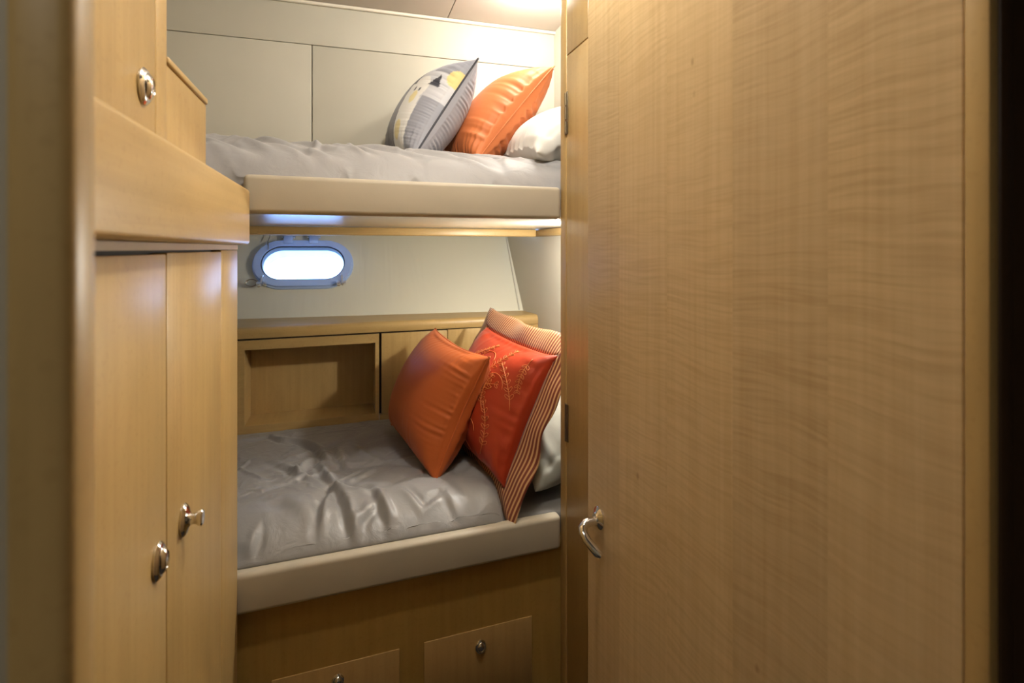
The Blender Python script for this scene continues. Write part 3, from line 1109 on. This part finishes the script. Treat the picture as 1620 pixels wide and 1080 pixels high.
def duvet(name, u0, u1, v0, v1, base, mat, excess, seed, bottom, folds, cell=0.0070, steps=170, kb=0.08, waves=((3, 0.010), (7, 0.008), (15, 0.004))):
    nx = int((u1 - u0) / cell) + 1
    ny = int((v1 - v0) / cell) + 1
    U, V = np.meshgrid(np.linspace(u0, u1, nx), np.linspace(v0, v1, ny), indexing='ij')
    B = base(U, V)
    fo = fabric_noise(nx, ny, seed, waves)
    P = np.stack([U, V, B + np.abs(fo) + 0.002], -1)
    ex = excess(U, V)
    # rest lengths follow the crowned base, plus spare cloth that has to buckle
    Q = np.stack([U, V, B], -1)
    rx = np.sqrt(((Q[1:] - Q[:-1]) ** 2).sum(-1)) * (1 + (ex[1:] + ex[:-1]) / 2)
    ry = np.sqrt(((Q[:, 1:] - Q[:, :-1]) ** 2).sum(-1)) * (1 + (ex[:, 1:] + ex[:, :-1]) / 2)
    O = P.copy()
    pin = P.copy()
    for it in range(steps):
        Vv = (P - O) * 0.90
        O = P.copy()
        P = P + Vv
        P[..., 2] -= 0.00012
        for k in range(4):
            relax(P, rx, ry, kb=kb, ks=0.2)
            b = base(P[..., 0], P[..., 1])
            P[..., 2] = np.maximum(P[..., 2], b)
            P[0, :, :2] = pin[0, :, :2]
            P[-1, :, :2] = pin[-1, :, :2]
            P[:, 0] = pin[:, 0]
            P[:, -1, :2] = pin[:, -1, :2]
    pinch = np.clip((P[..., 1] - v0) / 0.05, 0, 1) * np.clip((v1 - P[..., 1]) / 0.04, 0, 1)
    hem = np.clip((P[..., 1] - v0 - 0.03) / 0.12, 0, 1)
    hem = hem * hem * (3 - 2 * hem)
    P[..., 2] = P[..., 2] * hem + (base(P[..., 0], P[..., 1]) + 0.003) * (1 - hem)
    P[..., 2] += fold_height(P[..., 0], P[..., 1], folds) * pinch
    P[..., 2] = np.maximum(P[..., 2], base(P[..., 0], P[..., 1]) - 0.010)
    bm = BM()
    g = [[bm.verts.new(P[i, j]) for j in range(ny)] for i in range(nx)]
    for i in range(nx - 1):
        for j in range(ny - 1):
            bm.faces.new((g[i][j], g[i + 1][j], g[i + 1][j + 1], g[i][j + 1]))
    # underside, so that the duvet is a closed body
    low = [[bm.verts.new((P[i, j, 0], P[i, j, 1], min(float(base(P[i, j, 0], P[i, j, 1])) - 0.003, bottom))) for j in range(ny)] for i in range(nx)]
    for i in range(nx - 1):
        for j in range(ny - 1):
            bm.faces.new((low[i][j], low[i][j + 1], low[i + 1][j + 1], low[i + 1][j]))
    rim = [(i, 0) for i in range(nx)] + [(nx - 1, j) for j in range(1, ny)] + [(i, ny - 1) for i in range(nx - 2, -1, -1)] + [(0, j) for j in range(ny - 2, 0, -1)]
    k = len(rim)
    for a in range(k):
        p_, q_ = rim[a], rim[(a + 1) % k]
        bm.faces.new((g[p_[0]][p_[1]], low[p_[0]][p_[1]], low[q_[0]][q_[1]], g[q_[0]][q_[1]]))
    o = put(name, bm, mat, None, smooth=0, loc=((u0 + u1) / 2, (v0 + v1) / 2, 0))
    md = o.modifiers.new('smooth', 'SUBSURF')
    md.levels = 1
    md.render_levels = 1
    return o


def low_base(u, v):
    t = np.clip((v - 1.426) / 0.20, 0, 1)
    r = 0.563 + 0.078 * (1 - (1 - t) ** 3.4) - 0.006 * np.clip((v - 1.63) / 0.3, 0, 1)
    tb = np.clip((2.256 - v) / 0.05, 0, 1)
    r = r - 0.012 * (1 - np.sqrt(np.clip(1 - (1 - tb) ** 2, 0, 1)))
    te = np.clip((0.46 - u) / 0.05, 0, 1)
    r = r - 0.03 * (1 - np.sqrt(np.clip(1 - (1 - te) ** 2, 0, 1)))
    edge = np.clip((v - 1.426) / 0.10, 0, 1) * np.clip((2.256 - v) / 0.08, 0, 1)
    n1 = np.sin(9.0 * u + 6.0 * v + 1.3 * np.sin(7 * v + 1.0)) + 0.8 * np.sin(-6.0 * u + 11.0 * v + 1.1 * np.sin(8 * u)) + 0.5 * np.sin(17 * u - 7 * v + 2.0)
    n2 = np.sin(13.0 * u - 8.0 * v + 1.5 * np.sin(9 * v)) + 0.7 * np.sin(5.0 * u + 15.0 * v + 0.7)
    r = r + edge * (0.006 - 0.006 * np.exp(-(n1 / 0.4) ** 2) - 0.004 * np.exp(-(n2 / 0.3) ** 2) + 0.012 * np.exp(-((u + 0.20) ** 2 + (v - 1.58) ** 2) / 0.02) + 0.010 * np.exp(-((u - 0.16) ** 2 + (v - 1.62) ** 2) / 0.012))
    return r


mt = put('mattress', bx(-0.85, 0.888, 1.446, 2.252, 0.4715, 0.558, bev=0.03, seg=4), M['mattress'], None, smooth=0, loc=(0, 1.85, 0.47))
tag(mt, 'lower berth mattress in a dark grey sheet, showing at the right below the white pillow', 'mattress')

dv = duvet('duvet', -0.66, 0.46, 1.426, 2.254, low_base, M['duvet'],
           lambda u, v: (0.022 + 0.03 * np.exp(-((u + 0.12) ** 2 / 0.06 + (v - 1.75) ** 2 / 0.07))) * np.clip((v - 1.47) / 0.15, 0.1, 1), 11, 0.560, LOW_FOLDS)
tag(dv, 'rumpled grey satin duvet spread over the lower berth', 'duvet')


def up_base(u, v):
    t = np.clip((v - 1.441) / 0.34, 0, 1)
    top = 0.155 - 0.02 * np.clip((u + 0.5) / 1.4, 0, 1)
    f = 1.560 + top * np.sqrt(np.clip(1 - (1 - t) ** 2.2, 0, 1))
    n1 = np.sin(10.0 * u + 9.0 * v + 1.2 * np.sin(6 * v)) + 0.8 * np.sin(16.0 * u + 7.0 * v + 1.0) + 0.5 * np.sin(5 * u - 14 * v)
    n2 = np.sin(21.0 * u + 13.0 * v + 1.4 * np.sin(9 * u)) + 0.7 * np.sin(9.0 * u + 22.0 * v)
    e = np.clip((v - 1.45) / 0.05, 0, 1)
    return f + e * (0.004 - 0.005 * np.exp(-(n1 / 0.3) ** 2) - 0.004 * np.exp(-(n2 / 0.25) ** 2))


dv2 = duvet('duvet', -0.80, 0.915, 1.441, 2.10, up_base, M['duvet_up'],
            lambda u, v: 0.025 + 0.03 * np.exp(-(u + 0.1) ** 2 / 0.06), 23, 1.5006, UP_FOLDS, cell=0.0095)
tag(dv2, 'grey duvet on the upper berth, under the printed and orange cushions', 'duvet')

# ------------------------------------------------------------------ cushions
# lower berth, plain orange cushion in front
cen, ex, ey, w, h = from_corners((0.178, 2.10, 0.650), (0.2855, 1.571, 0.640), (0.375, 2.14, 1.043), (0.4505, 1.6045, 1.0135))
P = pillow(w * 1.02, h * 1.04, seed=3, press=1.0, n=64, ruffle=0.004, rfreq=28.0, thick=0.145, pw=2.8)
o = pillow_mesh('cushion', P, M['orange'], cen, ex, ey, 'plain orange square cushion propped up in front of the red embroidered one', 'cushion', 'orange cushions')
piping(P, M['orange'], o, 0.003)

# lower berth, red embroidered cushion with a striped flange
cen, ex, ey, w, h = from_corners((0.395, 1.97, 0.655), (0.465, 1.472, 0.640), (0.546, 1.993, 1.067), (0.672, 1.505, 1.022))
P = pillow(w * 1.04, h * 1.06, seed=8, press=0.9)
red = pillow_mesh('cushion', P, M['red'], cen, ex, ey, 'red embroidered silk cushion with a wide striped border on the lower berth', 'cushion')
rim, q = rim_points(P)
n = P.shape[1] - 1
bm = BM()
uvl = bm.loops.layers.uv.new('UVMap')
FW = 0.082
rows = 6
ringv = []
acc = 0.0
rg = random.Random(4)
ph = [rg.random() * 6.28 for _ in range(4)]
lens = [0.0]
for a in range(len(rim)):
    lens.append(lens[-1] + w * 4.2 / len(rim))
for a, (p, (i, j)) in enumerate(zip(rim, q)):
    x, y = (i / n - 0.5) * 2, (j / n - 0.5) * 2
    # outward direction in the cushion plane, mitred at the corners
    e = max(abs(x), abs(y))
    d = Vector((math.copysign(1, x) if abs(x) > 0.999 else 0, math.copysign(1, y) if abs(y) > 0.999 else 0, 0))
    cx = max(0.0, (abs(x) - 0.80) / 0.2) if abs(y) > 0.999 else 0
    cy = max(0.0, (abs(y) - 0.80) / 0.2) if abs(x) > 0.999 else 0
    d = d + Vector((math.copysign(cx, x) if abs(x) <= 0.9999 else 0, math.copysign(cy, y) if abs(y) <= 0.9999 else 0, 0))
    ring = []
    for k in range(rows + 1):
        t = k / rows
        wv = 0.010 * math.sin(lens[a] * 15 + ph[0]) + 0.006 * math.sin(lens[a] * 34 + ph[1])
        z = t * wv - 0.020 * t * t
        ring.append(bm.verts.new(p + d * FW * t * (1 + 0.05 * math.sin(lens[a] * 23)) + Vector((0, 0, z))))
    ringv.append(ring)
m = len(rim)
for a in range(m):
    b_ = (a + 1) % m
    for k in range(rows):
        f = bm.faces.new((ringv[a][k], ringv[b_][k], ringv[b_][k + 1], ringv[a][k + 1]))
        ca_, cb_ = ringv[a], ringv[b_]
        for lp in f.loops:
            lp[uvl].uv = (lp.vert.co.x / 0.0125, lp.vert.co.y)
fl = child_local('striped_border', bm, M['stripe'], red)
fl['label'] = 'brown and gold striped border'
md = fl.modifiers.new('thick', 'SOLIDIFY')
md.thickness = 0.003
md.offset = 0


def on_cushion(P, u, v, off=0.0012):
    n = P.shape[1] - 1
    x, y = min(max(u, 0), 0.9999) * n, min(max(v, 0), 0.9999) * n
    i, j = int(x), int(y)
    fx, fy = x - i, y - j
    p = (P[0, i, j] * (1 - fx) * (1 - fy) + P[0, i + 1, j] * fx * (1 - fy) + P[0, i, j + 1] * (1 - fx) * fy + P[0, i + 1, j + 1] * fx * fy)
    nr = np.cross(P[0, i + 1, j] - P[0, i, j], P[0, i, j + 1] - P[0, i, j])
    nr = nr / (np.linalg.norm(nr) + 1e-9)
    return Vector(p + nr * off)


bm = BM()


def stitch(pts, r=0.0011):
    tube(bm, [on_cushion(P, a, b) for a, b in pts], r, 5)


def spray(x, y, a, ln, bend, leaves):
    pts = []
    cx, cy = x, y
    st_ = ln / 14
    for k in range(15):
        pts.append((cx, cy))
        aa = a + bend * k / 14
        cx += math.cos(aa) * st_
        cy += math.sin(aa) * st_
    stitch(pts, 0.0012)
    for k in range(3, 15, 2):
        px, py = pts[k]
        aa = a + bend * k / 14
        for s in (-1, 1):
            l = leaves * (1 - 0.35 * k / 14)
            q_ = []
            for t in range(9):
                tt = t / 8 * 2 * math.pi
                lx = l / 2 * (1 - math.cos(tt))
                ly = 0.22 * l * math.sin(tt)
                bb = aa + s * 0.75
                q_.append((px + lx * math.cos(bb) - ly * math.sin(bb), py + lx * math.sin(bb) + ly * math.cos(bb)))
            stitch(q_, 0.0009)


for (a_, b_, c_, d_, e_, f_) in ((0.62, 0.08, 112, 0.44, 40, 0.05), (0.78, 0.14, 75, 0.36, 60, 0.05), (0.48, 0.36, 70, 0.40, -60, 0.05),
                                 (0.90, 0.50, 110, 0.34, 40, 0.045), (0.40, 0.12, 85, 0.34, 40, 0.05), (0.55, 0.62, 40, 0.34, 50, 0.05),
                                 (0.30, 0.70, 20, 0.28, 50, 0.045), (0.72, 0.42, 130, 0.26, -70, 0.045), (0.88, 0.88, -100, 0.26, 30, 0.04)):
    spray(a_, b_, R(c_), d_, R(e_), f_)
for (cx, cy, r0) in ((0.70, 0.60, 0.10), (0.52, 0.74, 0.09), (0.62, 0.26, 0.08)):
    stitch([(cx + r0 * (1 - k / 26) * math.cos(k * 0.30), cy + r0 * (1 - k / 26) * math.sin(k * 0.30)) for k in range(20)], 0.0011)
em = child_local('embroidery', bm, M['thread'], red)
em['label'] = 'orange gold embroidered sprigs'

# lower berth, off-white pillow behind
P = pillow(0.60, 0.36, n=48, seed=15, press=1.1, thick=0.14, ruffle=0.012, rfreq=10.0)
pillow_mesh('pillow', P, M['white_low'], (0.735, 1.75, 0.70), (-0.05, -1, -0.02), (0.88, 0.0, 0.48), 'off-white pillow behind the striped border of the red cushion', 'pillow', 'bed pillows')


# upper berth, printed cushion
def print_colour(u, v):
    """printed animal shape with ears, circle and grey fields; u across (1 = near edge), v up"""
    grey = (0.20, 0.20, 0.225)
    slate = (0.30, 0.31, 0.36)
    pale = (0.56, 0.57, 0.61)
    white = (0.80, 0.79, 0.76)
    cream = (0.78, 0.68, 0.36)
    yellow = (0.74, 0.58, 0.24)
    dark = (0.035, 0.038, 0.055)
    c = pale
    u = (u - 0.36) / 0.64
    if u < 0.34 + 0.05 * math.sin(v * 4):
        c = grey
    if u > 0.70 and v < 0.50:
        c = slate
    if v > 0.74 and u > 0.55:
        c = slate
    # body
    bw = 0.17 - 0.05 * abs(v - 0.35)
    if v < 0.60 and abs(u - 0.50 - 0.04 * math.sin(v * 6)) < bw:
        c = white
    if (u - 0.52) ** 2 / 0.032 + (v - 0.56) ** 2 / 0.016 < 1:
        c = white
    if (u - 0.55) ** 2 + (v - 0.47) ** 2 < 0.0032:
        c = cream
    if (u - 0.48) ** 2 + (v - 0.20) ** 2 < 0.006:
        c = cream
    for ex_, ey_ in ((0.485, 0.545), (0.585, 0.545)):
        if ((u - ex_) / 1.0) ** 2 + (v - ey_) ** 2 < 0.00035:
            c = dark
    # ears / triangles
    if 0.60 < v < 0.71 and abs(u - 0.76) < 0.085 * (0.71 - v) / 0.11 + 0.004:
        c = dark
    if 0.60 < v < 0.71 and abs(u - 0.33) < 0.07 * (0.71 - v) / 0.11 + 0.004:
        c = dark
    if ((u - 0.97) * 0.64) ** 2 + (v - 0.74) ** 2 < 0.0062:
        c = yellow
    if v > 0.82 and 0.22 < u < 0.52:
        c = cream
    return c


cen, ex, ey, w, h = from_corners((0.165, 2.07, 1.715), (0.2335, 1.724, 1.705), (0.385, 2.115, 2.07), (0.453, 1.769, 2.06))
P = pillow(w * 1.06, h * 1.06, n=96, seed=5, press=0.9, kb=0.03, gather=0.06, thick=0.135, steps=170, ruffle=0.0055, rfreq=62.0)
o = pillow_mesh('cushion', P, M['print'], cen, ex, ey, 'grey cushion printed with a white animal and yellow circle, dark piped, on the upper berth', 'cushion', colour=print_colour, mat2=M['grey_back'])
pp = piping(P, M['navy'], o, 0.0038)
pp['label'] = 'charcoal piping'

# upper berth, orange cushion
cen, ex, ey, w, h = from_corners((0.38, 2.08, 1.705), (0.4558, 1.739, 1.70), (0.703, 2.14, 2.10), (0.779, 1.805, 2.09))
P = pillow(w * 1.05, h * 1.04, seed=9, press=0.9, n=64, ruffle=0.008, rfreq=24.0, thick=0.15)
o = pillow_mesh('cushion', P, M['orange_up'], cen, ex, ey, 'orange cushion leaning between the printed cushion and the white pillow on the upper berth', 'cushion', 'orange cushions')
piping(P, M['orange_up'], o, 0.0028)

# upper berth, white pillow
P = pillow(0.56, 0.37, n=48, seed=21, press=1.1, thick=0.13, ruffle=0.012, rfreq=11.0)
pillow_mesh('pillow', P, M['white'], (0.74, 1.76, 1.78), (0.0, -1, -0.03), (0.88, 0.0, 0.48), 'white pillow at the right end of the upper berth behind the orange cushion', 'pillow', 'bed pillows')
